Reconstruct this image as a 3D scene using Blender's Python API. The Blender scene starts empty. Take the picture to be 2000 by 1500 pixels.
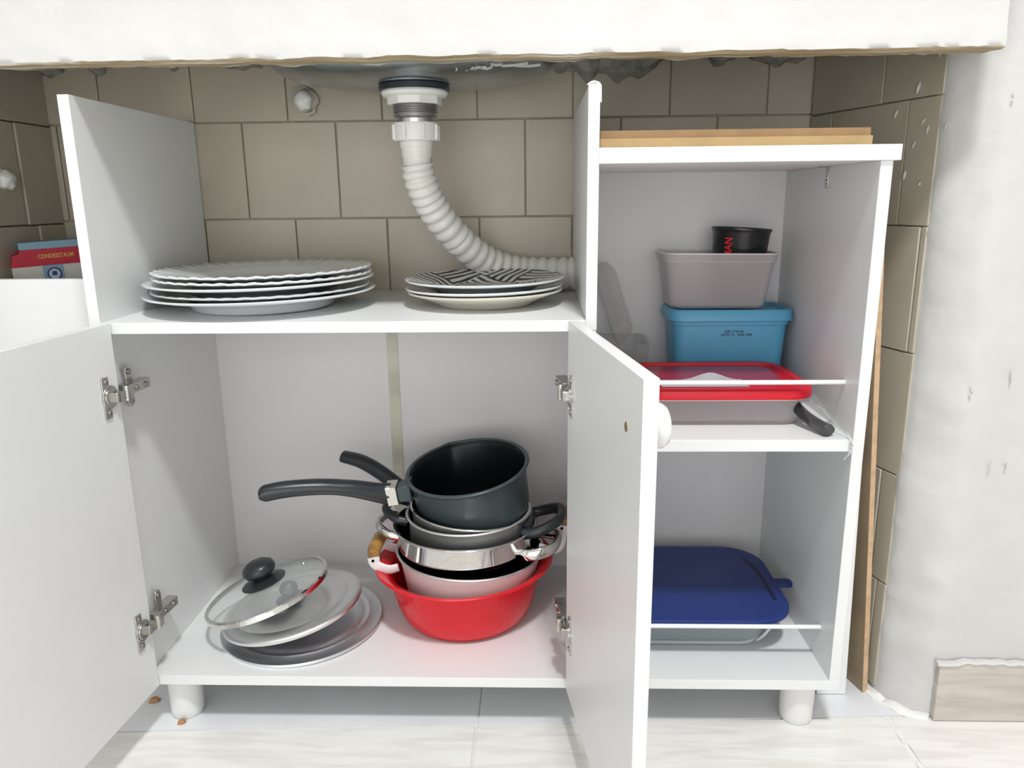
import bpy, bmesh, math, random
from mathutils import Matrix, Vector, noise
random.seed(7)
S = bpy.context.scene
COL = S.collection
D = bpy.data

# ------------------------------------------------------------ camera, world, lights, exposure
def make_camera():
    yaw, pit, rol, f = 0.0315, 0.2379, -0.0111, 1479.94
    fw = Vector((-math.sin(yaw)*math.cos(pit), math.cos(yaw)*math.cos(pit), -math.sin(pit)))
    rt = Vector((math.cos(yaw), math.sin(yaw), 0)); up = rt.cross(fw)
    r2 = math.cos(rol)*rt + math.sin(rol)*up
    u2 = -math.sin(rol)*rt + math.cos(rol)*up
    c = D.cameras.new('camera'); o = D.objects.new('camera', c); COL.objects.link(o)
    c.sensor_width = 36; c.lens = f/2000*36; c.clip_start = 0.01
    M = Matrix((r2, u2, -fw)).transposed().to_4x4()
    M.translation = Vector((0.5354, -0.9091, 0.7154))
    o.matrix_world = M
    S.camera = o
make_camera()
W = D.worlds.new('world'); S.world = W; W.use_nodes = True
W.node_tree.nodes['Background'].inputs[0].default_value = (0.96, 0.98, 1.0, 1)
W.node_tree.nodes['Background'].inputs[1].default_value = 0.0
def area(name, loc, target, size, energy, col=(1, 1, 1)):
    l = D.lights.new(name, 'AREA'); l.shape = 'SQUARE'; l.size = size; l.energy = energy; l.color = col
    o = D.objects.new(name, l); COL.objects.link(o); o.location = loc
    o.rotation_euler = (Vector(target)-Vector(loc)).to_track_quat('-Z', 'Y').to_euler()
area('ceiling_lamp_light', (0.76, -1.18, 2.80), (0.5, 0.1, 0.4), 0.24, 45, (0.985, 0.99, 1.0))
def add_fill_light(loc, target, sx, sy, energy, col):
    area('added_fill_light', loc, target, sx, energy, col)
    l = D.objects['added_fill_light'].data; l.shape = 'RECTANGLE'; l.size_y = sy
add_fill_light((0.3, -2.96, 0.80), (0.3, 0, 0.80), 2.6, 1.5, 26, (0.97, 0.985, 1.0))  # invented broad fill behind the camera, added to lift interiors and metal reflections
S.view_settings.view_transform = 'Standard'; S.view_settings.look = 'None'
S.view_settings.gamma = 1; S.view_settings.use_curve_mapping = False
S.view_settings.exposure = 0.02

# ------------------------------------------------------------ materials
def mat(name, col, rough=0.5, metal=0.0, bump=0.0, bscale=60, var=0.0, vscale=8, var2=None, **kw):
    m = D.materials.new(name); m.use_nodes = True
    nt = m.node_tree; b = nt.nodes['Principled BSDF']
    b.inputs['Base Color'].default_value = (*col, 1)
    b.inputs['Roughness'].default_value = rough; b.inputs['Metallic'].default_value = metal
    for k, v in kw.items():
        b.inputs[k.replace('_', ' ')].default_value = v
    tc = nt.nodes.new('ShaderNodeTexCoord')
    if var > 0:
        n = nt.nodes.new('ShaderNodeTexNoise'); n.inputs['Scale'].default_value = vscale; n.inputs['Detail'].default_value = 6
        nt.links.new(tc.outputs['Object'], n.inputs['Vector'])
        r = nt.nodes.new('ShaderNodeValToRGB')
        c2 = var2 or tuple(c*(1-var) for c in col)
        r.color_ramp.elements[0].color = (*c2, 1); r.color_ramp.elements[0].position = 0.35
        r.color_ramp.elements[1].color = (*col, 1); r.color_ramp.elements[1].position = 0.6
        nt.links.new(n.outputs['Fac'], r.inputs['Fac']); nt.links.new(r.outputs['Color'], b.inputs['Base Color'])
    if bump > 0:
        n = nt.nodes.new('ShaderNodeTexNoise'); n.inputs['Scale'].default_value = bscale; n.inputs['Detail'].default_value = 5
        nt.links.new(tc.outputs['Object'], n.inputs['Vector'])
        bp = nt.nodes.new('ShaderNodeBump'); bp.inputs['Strength'].default_value = bump; bp.inputs['Distance'].default_value = 0.004
        nt.links.new(n.outputs['Fac'], bp.inputs['Height']); nt.links.new(bp.outputs['Normal'], b.inputs['Normal'])
    return m

def see_through(name, col, opacity, rough=0.15, edge=0.35, trans=None):
    """clear or frosted plastic / glass: see-through sheet that gets denser at grazing angles"""
    m = mat(name, col, rough); nt = m.node_tree; b = nt.nodes['Principled BSDF']; out = nt.nodes['Material Output']
    t = nt.nodes.new('ShaderNodeBsdfTransparent'); t.inputs[0].default_value = (*(trans or (0.97, 0.98, 0.98)), 1)
    lw = nt.nodes.new('ShaderNodeLayerWeight'); lw.inputs['Blend'].default_value = 0.35
    ma = nt.nodes.new('ShaderNodeMath'); ma.operation = 'MULTIPLY_ADD'; ma.use_clamp = True
    ma.inputs[1].default_value = edge; ma.inputs[2].default_value = opacity
    nt.links.new(lw.outputs['Facing'], ma.inputs[0])
    mx = nt.nodes.new('ShaderNodeMixShader'); nt.links.new(ma.outputs[0], mx.inputs[0])
    nt.links.new(t.outputs[0], mx.inputs[1]); nt.links.new(b.outputs[0], mx.inputs[2]); nt.links.new(mx.outputs[0], out.inputs['Surface'])
    return m

M = {}
M['white'] = mat('white_melamine', (0.82, 0.83, 0.825), 0.38, bump=0.03, bscale=350, var=0.03, vscale=5)
M['grey_back'] = mat('pale_grey_backing', (0.78, 0.765, 0.77), 0.55, var=0.04, vscale=6)
M['tan_tape'] = mat('yellowed_tape', (0.66, 0.64, 0.52), 0.6, var=0.2, vscale=20)
M['tile'] = mat('beige_wall_tile', (0.50, 0.452, 0.355), 0.36, bump=0.12, bscale=9, var=0.10, vscale=7)
M['tile_b'] = mat('beige_wall_tile_paler', (0.52, 0.472, 0.375), 0.36, bump=0.12, bscale=9, var=0.08, vscale=9)
M['grout'] = mat('tile_grout', (0.49, 0.445, 0.36), 0.9, bump=0.3, var=0.25, vscale=30)
M['plaster'] = mat('white_plaster_paint', (0.64, 0.63, 0.612), 0.55, bump=0.42, bscale=30, var=0.04, vscale=14)
M['room'] = mat('painted_room_wall', (0.90, 0.895, 0.88), 0.8)
M['cement'] = mat('raw_grey_cement', (0.42, 0.41, 0.36), 0.95, bump=1.0, bscale=180, var=0.4, vscale=60)
M['cup_lip'] = mat('cement_side', (0.5, 0.46, 0.38), 0.9, bump=0.6, bscale=120)
M['mdf'] = mat('raw_fibreboard', (0.47, 0.32, 0.15), 0.7, bump=0.15, bscale=200, var=0.12, vscale=30)
M['mdf_red'] = mat('dark_fibreboard', (0.36, 0.225, 0.11), 0.7, bump=0.1, bscale=200, var=0.12, vscale=30)
M['ply'] = mat('brown_plywood', (0.38, 0.29, 0.19), 0.6, bump=0.1, bscale=60, var=0.25, vscale=9)
M['ply_edge'] = mat('plywood_edge', (0.62, 0.42, 0.25), 0.7, bump=0.3, bscale=200, var=0.2, vscale=80)
M['rod'] = mat('white_coated_wire', (0.88, 0.88, 0.88), 0.3)
M['leg'] = mat('white_plastic_leg', (0.80, 0.80, 0.785), 0.3)
M['knob'] = mat('glossy_white_knob', (0.88, 0.875, 0.855), 0.12)
M['knob_base'] = mat('yellowed_knob_base', (0.72, 0.69, 0.55), 0.4)
M['hinge'] = mat('nickel_hinge', (0.55, 0.54, 0.51), 0.25, 1.0, bump=0.1, bscale=200)
M['screw'] = mat('screw_steel', (0.35, 0.33, 0.30), 0.3, 1.0)
M['brass'] = mat('brass_screw_head', (0.45, 0.36, 0.16), 0.35, 1.0)
M['porcelain'] = mat('white_opal_glass', (0.84, 0.87, 0.88), 0.12, Coat_Weight=0.3)
M['cream'] = mat('cream_ceramic', (0.80, 0.775, 0.66), 0.2, var=0.03)
M['steel'] = mat('brushed_steel', (0.55, 0.55, 0.55), 0.33, 1.0, bump=0.02)
M['sinksteel'] = mat('sink_underside_steel', (0.47, 0.50, 0.52), 0.30, 1.0, bump=0.35, bscale=14, var=0.28, vscale=10)
M['chrome'] = mat('polished_steel', (0.74, 0.73, 0.71), 0.07, 1.0)
M['alu'] = mat('matte_aluminium', (0.80, 0.80, 0.80), 0.33, 1.0, bump=0.05, bscale=50)
M['alu_dark'] = mat('dull_aluminium', (0.76, 0.78, 0.81), 0.38, 1.0, bump=0.05, bscale=40)
M['rubber'] = mat('black_rubber', (0.018, 0.024, 0.034), 0.35)
M['bakelite'] = mat('black_bakelite', (0.020, 0.024, 0.028), 0.32)
M['bak_grey'] = mat('dark_grey_bakelite', (0.055, 0.06, 0.064), 0.38)
M['panout'] = mat('charcoal_enamel', (0.060, 0.082, 0.088), 0.30, 0.25)
M['panin'] = mat('nonstick_black', (0.007, 0.010, 0.013), 0.32, Specular_IOR_Level=0.25)
M['pot_pale'] = mat('pale_enamel', (0.78, 0.74, 0.73), 0.25)
M['woodh'] = mat('varnished_wood', (0.52, 0.26, 0.06), 0.28, var=0.75, vscale=24, var2=(0.12, 0.06, 0.02))
M['hose'] = mat('white_pvc', (0.82, 0.81, 0.755), 0.3)
M['pvc'] = mat('white_pvc_fitting', (0.86, 0.86, 0.82), 0.25)
M['redlid'] = mat('red_plastic', (0.66, 0.001, 0.018), 0.34, var=0.06)
M['redmid'] = mat('red_plastic_panel', (0.36, 0.018, 0.045), 0.22)
M['blue'] = mat('sky_blue_plastic', (0.11, 0.42, 0.66), 0.38)
M['navy'] = mat('navy_soft_plastic', (0.012, 0.034, 0.19), 0.45)
M['navydark'] = mat('dark_navy_groove', (0.004, 0.008, 0.05), 0.5)
M['potsteel'] = mat('brushed_pot_steel', (0.80, 0.80, 0.80), 0.45, 1.0)
M['blackcup'] = mat('black_plastic_cup', (0.012, 0.014, 0.016), 0.25)
M['redink'] = mat('red_print', (0.75, 0.02, 0.03), 0.4)
M['darkink'] = mat('dark_print', (0.05, 0.10, 0.18), 0.6)
M['goldink'] = mat('yellow_print', (0.62, 0.38, 0.08), 0.6)
M['boxblue'] = mat('grey_blue_card', (0.20, 0.32, 0.42), 0.6)
M['boxred'] = mat('red_card', (0.42, 0.006, 0.025), 0.55)
M['boxwhite'] = mat('off_white_card', (0.55, 0.55, 0.50), 0.6, var=0.06, vscale=40)
M['crest'] = mat('pale_crest_print', (0.45, 0.55, 0.72), 0.6)
M['crestdark'] = mat('navy_crest_print', (0.02, 0.04, 0.12), 0.6)
M['paper'] = mat('white_paper', (0.82, 0.83, 0.86), 0.8)
M['bowl'] = mat('red_bowl_plastic', (0.72, 0.006, 0.018), 0.22, Subsurface_Weight=0.25, Subsurface_Radius=(0.02, 0.003, 0.003))
M['glass'] = see_through('clear_glass', (0.66, 0.68, 0.67), 0.05, 0.04, 0.40)
M['glassdish'] = see_through('dish_glass', (0.62, 0.70, 0.72), 0.14, 0.08, 0.5)
M['glassedge'] = see_through('dish_glass_edge', (0.80, 0.86, 0.88), 0.75, 0.1, 0.3)
M['traywall'] = see_through('clear_tray_plastic', (0.80, 0.74, 0.75), 0.20, 0.12, 0.45)
M['frost'] = see_through('frosted_plastic', (0.72, 0.69, 0.71), 0.34, 0.3, 0.3)
M['frostrim'] = see_through('frosted_plastic_rim', (0.88, 0.85, 0.84), 0.75, 0.25, 0.2)  # whiter and denser than the tub: the rim highlight is put into the colour
M['clear'] = see_through('clear_clamshell', (0.72, 0.70, 0.70), 0.10, 0.12, 0.4)
M['film'] = see_through('thin_film', (0.9, 0.9, 0.9), 0.0, 0.15, 0.16)
M['wood_chip'] = mat('brown_flake', (0.42, 0.22, 0.09), 0.8)

def floor_mat(name, c1, c2):
    m = mat(name, c1, 0.16, bump=0.0); nt = m.node_tree; b = nt.nodes['Principled BSDF']
    tc = nt.nodes.new('ShaderNodeTexCoord'); mp = nt.nodes.new('ShaderNodeMapping'); mp.inputs['Scale'].default_value = (1.2, 9, 9)
    n = nt.nodes.new('ShaderNodeTexNoise'); n.inputs['Scale'].default_value = 7; n.inputs['Detail'].default_value = 9; n.inputs['Distortion'].default_value = 0.6
    r = nt.nodes.new('ShaderNodeValToRGB'); r.color_ramp.elements[0].position = 0.38; r.color_ramp.elements[1].position = 0.58
    r.color_ramp.elements[0].color = (*c2, 1); r.color_ramp.elements[1].color = (*c1, 1)
    nt.links.new(tc.outputs['Object'], mp.inputs[0]); nt.links.new(mp.outputs[0], n.inputs['Vector'])
    nt.links.new(n.outputs['Fac'], r.inputs['Fac']); nt.links.new(r.outputs[0], b.inputs['Base Color'])
    return m
M['floor'] = floor_mat('floor_tile_pale_wood_grain', (0.86, 0.845, 0.81), (0.77, 0.745, 0.71))
M['skirt'] = floor_mat('skirting_tile_greige', (0.60, 0.55, 0.50), (0.50, 0.455, 0.41))
M['subfloor'] = mat('white_worn_underfloor', (0.82, 0.83, 0.85), 0.35, bump=0.2, bscale=12, var=0.08, vscale=6)
M['ledge'] = mat('white_grout', (0.86, 0.855, 0.83), 0.5, bump=0.8, bscale=60)

def apron_under():
    m = mat('counter_edge_underside', (0.50, 0.40, 0.26), 0.8, bump=0.5, bscale=60)
    nt = m.node_tree; b = nt.nodes['Principled BSDF']
    tc = nt.nodes.new('ShaderNodeTexCoord'); mp = nt.nodes.new('ShaderNodeMapping'); mp.inputs['Scale'].default_value = (1, 8, 8)
    n = nt.nodes.new('ShaderNodeTexNoise'); n.inputs['Scale'].default_value = 9; n.inputs['Detail'].default_value = 8
    r = nt.nodes.new('ShaderNodeValToRGB'); e = r.color_ramp.elements
    e[0].position = 0.36; e[0].color = (0.34, 0.26, 0.15, 1); e[1].position = 0.66; e[1].color = (0.80, 0.76, 0.66, 1)
    x = r.color_ramp.elements.new(0.58); x.color = (0.52, 0.42, 0.27, 1)
    nt.links.new(tc.outputs['Object'], mp.inputs[0]); nt.links.new(mp.outputs[0], n.inputs['Vector'])
    nt.links.new(n.outputs['Fac'], r.inputs['Fac']); nt.links.new(r.outputs[0], b.inputs['Base Color'])
    return m
M['under'] = apron_under()

def weave_mat():
    m = mat('black_white_woven_stripes', (0.85, 0.85, 0.85), 0.15); nt = m.node_tree; b = nt.nodes['Principled BSDF']
    tc = nt.nodes.new('ShaderNodeTexCoord')
    mp = nt.nodes.new('ShaderNodeMapping'); mp.inputs['Rotation'].default_value = (0, 0, 0.7)
    nt.links.new(tc.outputs['Object'], mp.inputs[0])
    ck = nt.nodes.new('ShaderNodeTexChecker'); ck.inputs['Scale'].default_value = 17
    sp = nt.nodes.new('ShaderNodeSeparateXYZ'); nt.links.new(mp.outputs[0], sp.inputs[0])
    cb = nt.nodes.new('ShaderNodeCombineXYZ'); nt.links.new(sp.outputs[0], cb.inputs[0]); nt.links.new(sp.outputs[1], cb.inputs[1]); cb.inputs[2].default_value = 0.011
    nt.links.new(cb.outputs[0], ck.inputs['Vector'])
    mi = nt.nodes.new('ShaderNodeMix'); nt.links.new(ck.outputs['Fac'], mi.inputs[0])
    nt.links.new(sp.outputs[0], mi.inputs[2]); nt.links.new(sp.outputs[1], mi.inputs[3])
    s = nt.nodes.new('ShaderNodeMath'); s.operation = 'MULTIPLY'; s.inputs[1].default_value = 520; nt.links.new(mi.outputs[0], s.inputs[0])
    w = nt.nodes.new('ShaderNodeMath'); w.operation = 'SINE'; nt.links.new(s.outputs[0], w.inputs[0])
    g = nt.nodes.new('ShaderNodeMath'); g.operation = 'GREATER_THAN'; g.inputs[1].default_value = -0.1; nt.links.new(w.outputs[0], g.inputs[0])
    r = nt.nodes.new('ShaderNodeMix'); r.data_type = 'RGBA'; nt.links.new(g.outputs[0], r.inputs[0])
    r.inputs[6].default_value = (0.02, 0.02, 0.022, 1); r.inputs[7].default_value = (0.80, 0.80, 0.78, 1)
    nt.links.new(r.outputs[2], b.inputs['Base Color'])
    return m
M['weave'] = weave_mat()

# ------------------------------------------------------------ mesh helpers
def obj(name, bm, m, parent=None, sharp=35, loc=None, rot=None, bevel=0, mats=None):
    bmesh.ops.recalc_face_normals(bm, faces=bm.faces)
    me = D.meshes.new(name); bm.to_mesh(me); bm.free()
    for mm in (mats or [m]): me.materials.append(M[mm])
    me.polygons.foreach_set('use_smooth', [True]*len(me.polygons))
    me.set_sharp_from_angle(angle=math.radians(sharp))
    o = D.objects.new(name, me); COL.objects.link(o)
    if parent: o.parent = parent
    if loc: o.location = loc
    if rot is not None: o.rotation_euler = rot
    if bevel:
        b = o.modifiers.new('bevel', 'BEVEL'); b.width = bevel; b.segments = 2; b.limit_method = 'ANGLE'
        b.harden_normals = False
    return o
def thing(name, label, cat, loc=(0, 0, 0), rot=None, group=None):
    o = D.objects.new(name, None); COL.objects.link(o); o.location = loc; o.empty_display_size = 0.02
    if rot is not None: o.rotation_euler = rot
    return tag(o, label, cat, group)
def tag(o, label, cat, group=None):
    o['label'] = label; o['category'] = cat
    if group: o['group'] = group
    return o
def struct(o): o['kind'] = 'structure'; return o
def B(): return bmesh.new()
def box(bm, x0, x1, y0, y1, z0, z1, mi=0, mx=None):
    v = [bm.verts.new((x, y, z)) for x in (x0, x1) for y in (y0, y1) for z in (z0, z1)]
    if mx is not None:
        for q in v: q.co = mx @ q.co
    for idx in ((0, 1, 3, 2), (4, 6, 7, 5), (0, 4, 5, 1), (2, 3, 7, 6), (0, 2, 6, 4), (1, 5, 7, 3)):
        f = bm.faces.new([v[i] for i in idx]); f.material_index = mi
    return bm
def bx(*a): return box(B(), *a)
def prism(bm, poly, z0, z1, mi=0):
    a = [bm.verts.new((x, y, z0)) for x, y in poly]; b = [bm.verts.new((x, y, z1)) for x, y in poly]
    n = len(poly)
    for i in range(n):
        f = bm.faces.new((a[i], a[(i+1) % n], b[(i+1) % n], b[i])); f.material_index = mi
    for f in (bm.faces.new(a[::-1]), bm.faces.new(b)): f.material_index = mi
    return bm
def lathe(prof, n=64, bm=None, fn=None, c=(0, 0), closed=False, mi=0, sx=1, sy=1):
    """turn (r, z) points round the z axis; fn(r, z, angle) may move a point"""
    bm = bm or B(); rings = []
    for r, z in prof:
        if r < 1e-6:
            rings.append([bm.verts.new((c[0], c[1], z))]); continue
        ring = []
        for k in range(n):
            a = 2*math.pi*k/n; rr, zz = fn(r, z, a) if fn else (r, z)
            ring.append(bm.verts.new((c[0]+rr*math.cos(a)*sx, c[1]+rr*math.sin(a)*sy, zz)))
        rings.append(ring)
    pairs = list(zip(rings, rings[1:])) + ([(rings[-1], rings[0])] if closed else [])
    for A, Bq in pairs:
        if len(A) == 1 and len(Bq) == 1: continue
        for k in range(n):
            k2 = (k+1) % n
            if len(A) == 1: f = bm.faces.new((A[0], Bq[k], Bq[k2]))
            elif len(Bq) == 1: f = bm.faces.new((A[k], A[k2], Bq[0]))
            else: f = bm.faces.new((A[k], A[k2], Bq[k2], Bq[k]))
            f.material_index = mi
    return bm
def spline(P, seg=8):
    P = [Vector(p) for p in P]; Q = [2*P[0]-P[1]] + P + [2*P[-1]-P[-2]]; out = []
    for i in range(1, len(Q)-2):
        for s in range(seg):
            t = s/seg; a, b, c, d = Q[i-1:i+3]
            out.append(0.5*((2*b)+(c-a)*t+(2*a-5*b+4*c-d)*t*t+(3*b-a-3*c+d)*t**3))
    return out + [P[-1]]
def tube(path, rad, n=16, bm=None, up=(0, 0, 1), caps=True, mi=0):
    """rad(t) -> (half width, half height) or float; section swept along path"""
    bm = bm or B(); path = [Vector(p) for p in path]; rings = []; N = len(path); up = Vector(up)
    for i, p in enumerate(path):
        d = (path[min(i+1, N-1)]-path[max(i-1, 0)]).normalized()
        s = d.cross(up)
        if s.length < 1e-4: s = d.cross(Vector((1, 0, 0)))
        s.normalize(); u = s.cross(d)
        r = rad(i/(N-1)) if callable(rad) else rad
        w, h = r if isinstance(r, tuple) else (r, r)
        rings.append([bm.verts.new(p+s*w*math.cos(2*math.pi*k/n)+u*h*math.sin(2*math.pi*k/n)) for k in range(n)])
    for A, Bq in zip(rings, rings[1:]):
        for k in range(n):
            f = bm.faces.new((A[k], A[(k+1) % n], Bq[(k+1) % n], Bq[k])); f.material_index = mi
    if caps:
        for r in (rings[0][::-1], rings[-1]):
            f = bm.faces.new(r); f.material_index = mi
    return bm
def rrect(w, d, r, z, cx=0, cy=0, k=6):
    pts = []
    for sx, sy, a0 in ((1, 1, 0), (-1, 1, 90), (-1, -1, 180), (1, -1, 270)):
        for i in range(k+1):
            a = math.radians(a0+90*i/k)
            pts.append((cx+sx*(w/2-r)+r*math.cos(a), cy+sy*(d/2-r)+r*math.sin(a), z))
    return pts
def loft(secs, bm=None, cap0=True, cap1=True, mi=0):
    bm = bm or B(); R = [[bm.verts.new(p) for p in s] for s in secs]; n = len(R[0])
    for A, Bq in zip(R, R[1:]):
        for k in range(n):
            f = bm.faces.new((A[k], A[(k+1) % n], Bq[(k+1) % n], Bq[k])); f.material_index = mi
    if cap0: bm.faces.new(R[0][::-1]).material_index = mi
    if cap1: bm.faces.new(R[-1]).material_index = mi
    return bm
def cyl(p0, p1, r, n=16, bm=None, mi=0): return tube([p0, p1], r, n, bm, mi=mi)

# ------------------------------------------------------------ the setting
# floor: sub-floor, large pale tiles in front, worn strip under the cabinet
fl = struct(obj('floor', bx(-1.8, 3.0, -3.0, 0.6, -0.04, -0.0025), 'ledge'))
def fy(x): return -0.010 + 0.045*x
xs = [-1.3, -0.71, -0.128, 0.451, 1.030, 1.62, 2.20]
for row in range(4):
    for a, b in zip(xs, xs[1:]):
        off = 0 if row != 1 else 0
        y1a, y1b = fy(a)-row*0.582, fy(b)-row*0.582
        g = 0.0014
        lo = 0.001 if a < 1.0 else 0.0022
        bm = prism(B(), [(a+g, y1a-0.582+g), (b-g, y1b-0.582+g), (b-g, y1b-g), (a+(g if a < 1 else lo*2), y1a-g)], -0.003, 0)
        obj('tile', bm, 'floor', fl, bevel=0.0007)
for a, b in ((-0.6, 0.452), (0.454, 1.10)):
    obj('underfloor_strip', prism(B(), [(a, fy(a)+0.003), (b, fy(b)+0.003), (b, 0.34), (a, 0.34)], -0.003, -0.0003), 'subfloor', fl)
def lumpy(p, s=30, a=0.002): return p + Vector((noise.noise(p*s), noise.noise(p*s+Vector((5, 3, 1))), noise.noise(p*s+Vector((2, 8, 4)))))*a
gl = tube([lumpy(Vector((1.031, 0.034-i*0.02, 0.0)), 40, 0.004) for i in range(45)], (0.0035, 0.0012), 6)
obj('grout_line', gl, 'ledge', fl)

# the rest of the room, behind and beside the camera
struct(obj('ceiling', bx(-1.8, 3.0, -3.0, 0.6, 2.90, 3.0), 'room'))
struct(obj('wall_front', bx(-1.8, 3.0, -3.1, -3.0, -0.04, 3.0), 'room'))
struct(obj('wall_side_left', bx(-1.9, -1.8, -3.1, 0.6, -0.04, 3.0), 'room'))
struct(obj('wall_side_right', bx(3.0, 3.1, -3.1, 0.6, -0.04, 3.0), 'room'))
struct(obj('wall_upper', bx(-1.8, 3.0, 0.45, 0.6, -0.04, 3.0), 'room'))
# back wall with its tiles
wb = struct(obj('wall_back', bx(-0.30, 1.10, 0.339, 0.42, 0, 1.30), 'grout'))
def tilebox(parent, M4, w, h, mt, t=0.006):
    bm = B(); box(bm, 0.0009, w-0.0009, -t, 0.001, 0.0009, h-0.0009)
    o = obj('tile', bm, mt, parent, bevel=0.0012); o.matrix_local = M4; return o
for r, z0 in enumerate((0.541, 0.690, 0.839)):
    k = -3
    while True:
        x0 = 0.0741 + k*0.149 - (0.0745 if z0 != 0.690 else 0.0)
        x1 = x0+0.149; k += 1
        if x0 > 0.97: break
        a, b = max(x0, -0.236), min(x1, 0.966)
        if b-a < 0.01: continue
        j = random.uniform(-0.0012, 0.0008)
        tilebox(wb, Matrix.Translation((a, 0.3415+j, z0)) @ Matrix.Rotation(random.uniform(-.004, .004), 4, 'Z'), b-a, 0.149 if z0 < 0.8 else 0.11, random.choice(('tile', 'tile', 'tile_b')))
# left side wall with tiles
wl = struct(obj('wall_left', prism(B(), [(-0.242, 0.056), (-0.32, 0.056), (-0.32, 0.42), (-0.240, 0.42), (-0.240, 0.345)], 0, 1.30), 'grout'))
ML = Matrix.Translation((-0.236, 0, 0)) @ Matrix.Rotation(math.pi/2, 4, 'Z')
for z0 in (0.536, 0.686, 0.836):
    y = 0.320-0.149*(0.5 if z0 == 0.686 else (0.35 if z0 < 0.6 else 1.0))
    cuts = [0.3375, y, y-0.149, 0.058]
    for hi, lo in zip(cuts, cuts[1:]):
        tilebox(wl, Matrix.Translation((-0.236, lo, z0)) @ Matrix.Rotation(math.pi/2+0.02, 4, 'Z'), hi-lo, 0.15 if z0 < 0.8 else 0.10, 'tile', 0.005)
# right side wall, slightly splayed, with tiles
p0, p1 = Vector((0.966, 0.333, 0)), Vector((1.045, 0.075, 0))
d = (p1-p0).normalized(); L = (p1-p0).length
wr = struct(obj('wall_right', prism(B(), [(p0.x, p0.y), (p1.x, p1.y), (1.12, 0.075), (1.12, 0.42), (0.966, 0.42)], 0, 1.30), 'grout'))
ang = math.atan2(d.y, d.x)
rows = [(0.012, 0.176), (0.176, 0.340), (0.340, 0.512), (0.512, 0.677), (0.677, 0.836), (0.836, 0.935)]
joints = [[0.16], [0.252], [0.150, 0.256], [0.26], [0.205], [0.150]]
joints = [[0.10, 0.235], [0.07, 0.222], [0.11, 0.254], [0.09, 0.243], [0.05, 0.200], [0.0, 0.150]]
for (z0, z1), js in zip(rows, joints):
    cuts = [0.0] + [j for j in js if j > 0.01] + [L-0.016]
    for a, b in zip(cuts, cuts[1:]):
        tilebox(wr, Matrix.Translation(p0+d*a+Vector((0, 0, z0))) @ Matrix.Rotation(ang, 4, 'Z') @ Matrix.Rotation(random.uniform(-.006, .006), 4, 'Z'), b-a, z1-z0, random.choice(('tile', 'tile_b')), 0.006)

# plastered pillar on the right: lumpy sheet wrapped round the wall end
def pillar():
    sec = [(1.0355, 0.100), (1.0350, 0.093), (1.0375, 0.084), (1.0430, 0.074), (1.052, 0.064), (1.062, 0.054), (1.072, 0.047), (1.080, 0.042), (1.087, 0.039), (1.096, 0.0375)] + [(1.096+0.02*i, 0.037) for i in range(1, 20)]
    bm = B(); nz = 150; G = []
    for i in range(nz+1):
        z = 1.25*i/nz; row = []
        for j, (x, y) in enumerate(sec):
            p = Vector((x, y, z))
            k = 0.0035 if 1 <= j <= 8 else 0.0012
            n1 = noise.noise(p*14)
            n2 = noise.noise(Vector((x*50, y*50, z*34)))
            n3 = max(0, noise.noise(Vector((x*90+3, y*90, z*80)))-0.35)*3
            q = k*(0.7*n1+0.35*n2+0.5*n3)
            top = 0
            row.append(bm.verts.new((x-q-top*0.3, y-q-top*0.5, z)))
        G.append(row)
    for i in range(nz):
        for j in range(len(sec)-1):
            bm.faces.new((G[i][j], G[i][j+1], G[i+1][j+1], G[i+1][j]))
    # back and caps
    e0 = [bm.verts.new((1.476, 0.5, 0)), bm.verts.new((1.034, 0.5, 0))]; e1 = [bm.verts.new((1.476, 0.5, 1.25)), bm.verts.new((1.034, 0.5, 1.25))]
    bm.faces.new((e0[0], e0[1], e1[1], e1[0])); bm.faces.new([G[i][-1] for i in range(nz+1)]+[e1[0], e0[0]])
    bm.faces.new([G[i][0] for i in range(nz, -1, -1)]+[e0[1], e1[1]]); bm.faces.new(G[nz]+e1)
    return bm
struct(obj('wall_pillar', pillar(), 'plaster', sharp=60))
bb = struct(obj('baseboard_right', bx(1.090, 1.5, 0.027, 0.038, 0.001, 0.090), 'skirt', bevel=0.001))
obj('plaster_bead', tube([lumpy(Vector((1.087+0.012*i, 0.030, 0.0915)), 60, 0.004) for i in range(36)], (0.006, 0.0035), 8), 'plaster', bb)
led = B(); tube([lumpy(Vector(p), 50, 0.004) for p in spline([(1.028, 0.13, 0), (1.036, 0.09, 0), (1.048, 0.065, 0), (1.066, 0.046, 0), (1.088, 0.034, 0)], 8)], lambda t: (0.013-0.005*t, 0.006), 8, led)
obj('plaster_fillet', led, 'ledge', bb)
# roughcast pieces of plaster stuck near the top of the side wall
for i in range(15):
    s = random.uniform(0.04, 0.98); z = random.uniform(0.70, 0.90) if i < 9 else random.uniform(0.1, 0.9)
    if i < 9: q = p0+d*(L*random.uniform(0.62, 0.98))
    else: q = Vector((1.05+random.random()*0.12, 0.036 if True else 0, 0)); 
    if i >= 9 and q.x < 1.09: q.y = 0.036+(1.09-q.x)*0.75
    q = q + Vector((-0.006, -0.004, z)); h = random.uniform(0.003, 0.009); w = random.uniform(0.001, 0.002)
    bm = lathe([(0, -h), (w*0.7, -h*0.6), (w, 0), (w*0.7, h*0.6), (0, h)], 7)
    for v in bm.verts: v.co += Vector((noise.noise(v.co*300+q), noise.noise(v.co*250-q), 0))*0.001
    obj('plaster_drip', bm, 'plaster', wr, loc=q, rot=(random.uniform(-.3, .3), random.uniform(-.2, .5), 0))

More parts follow.
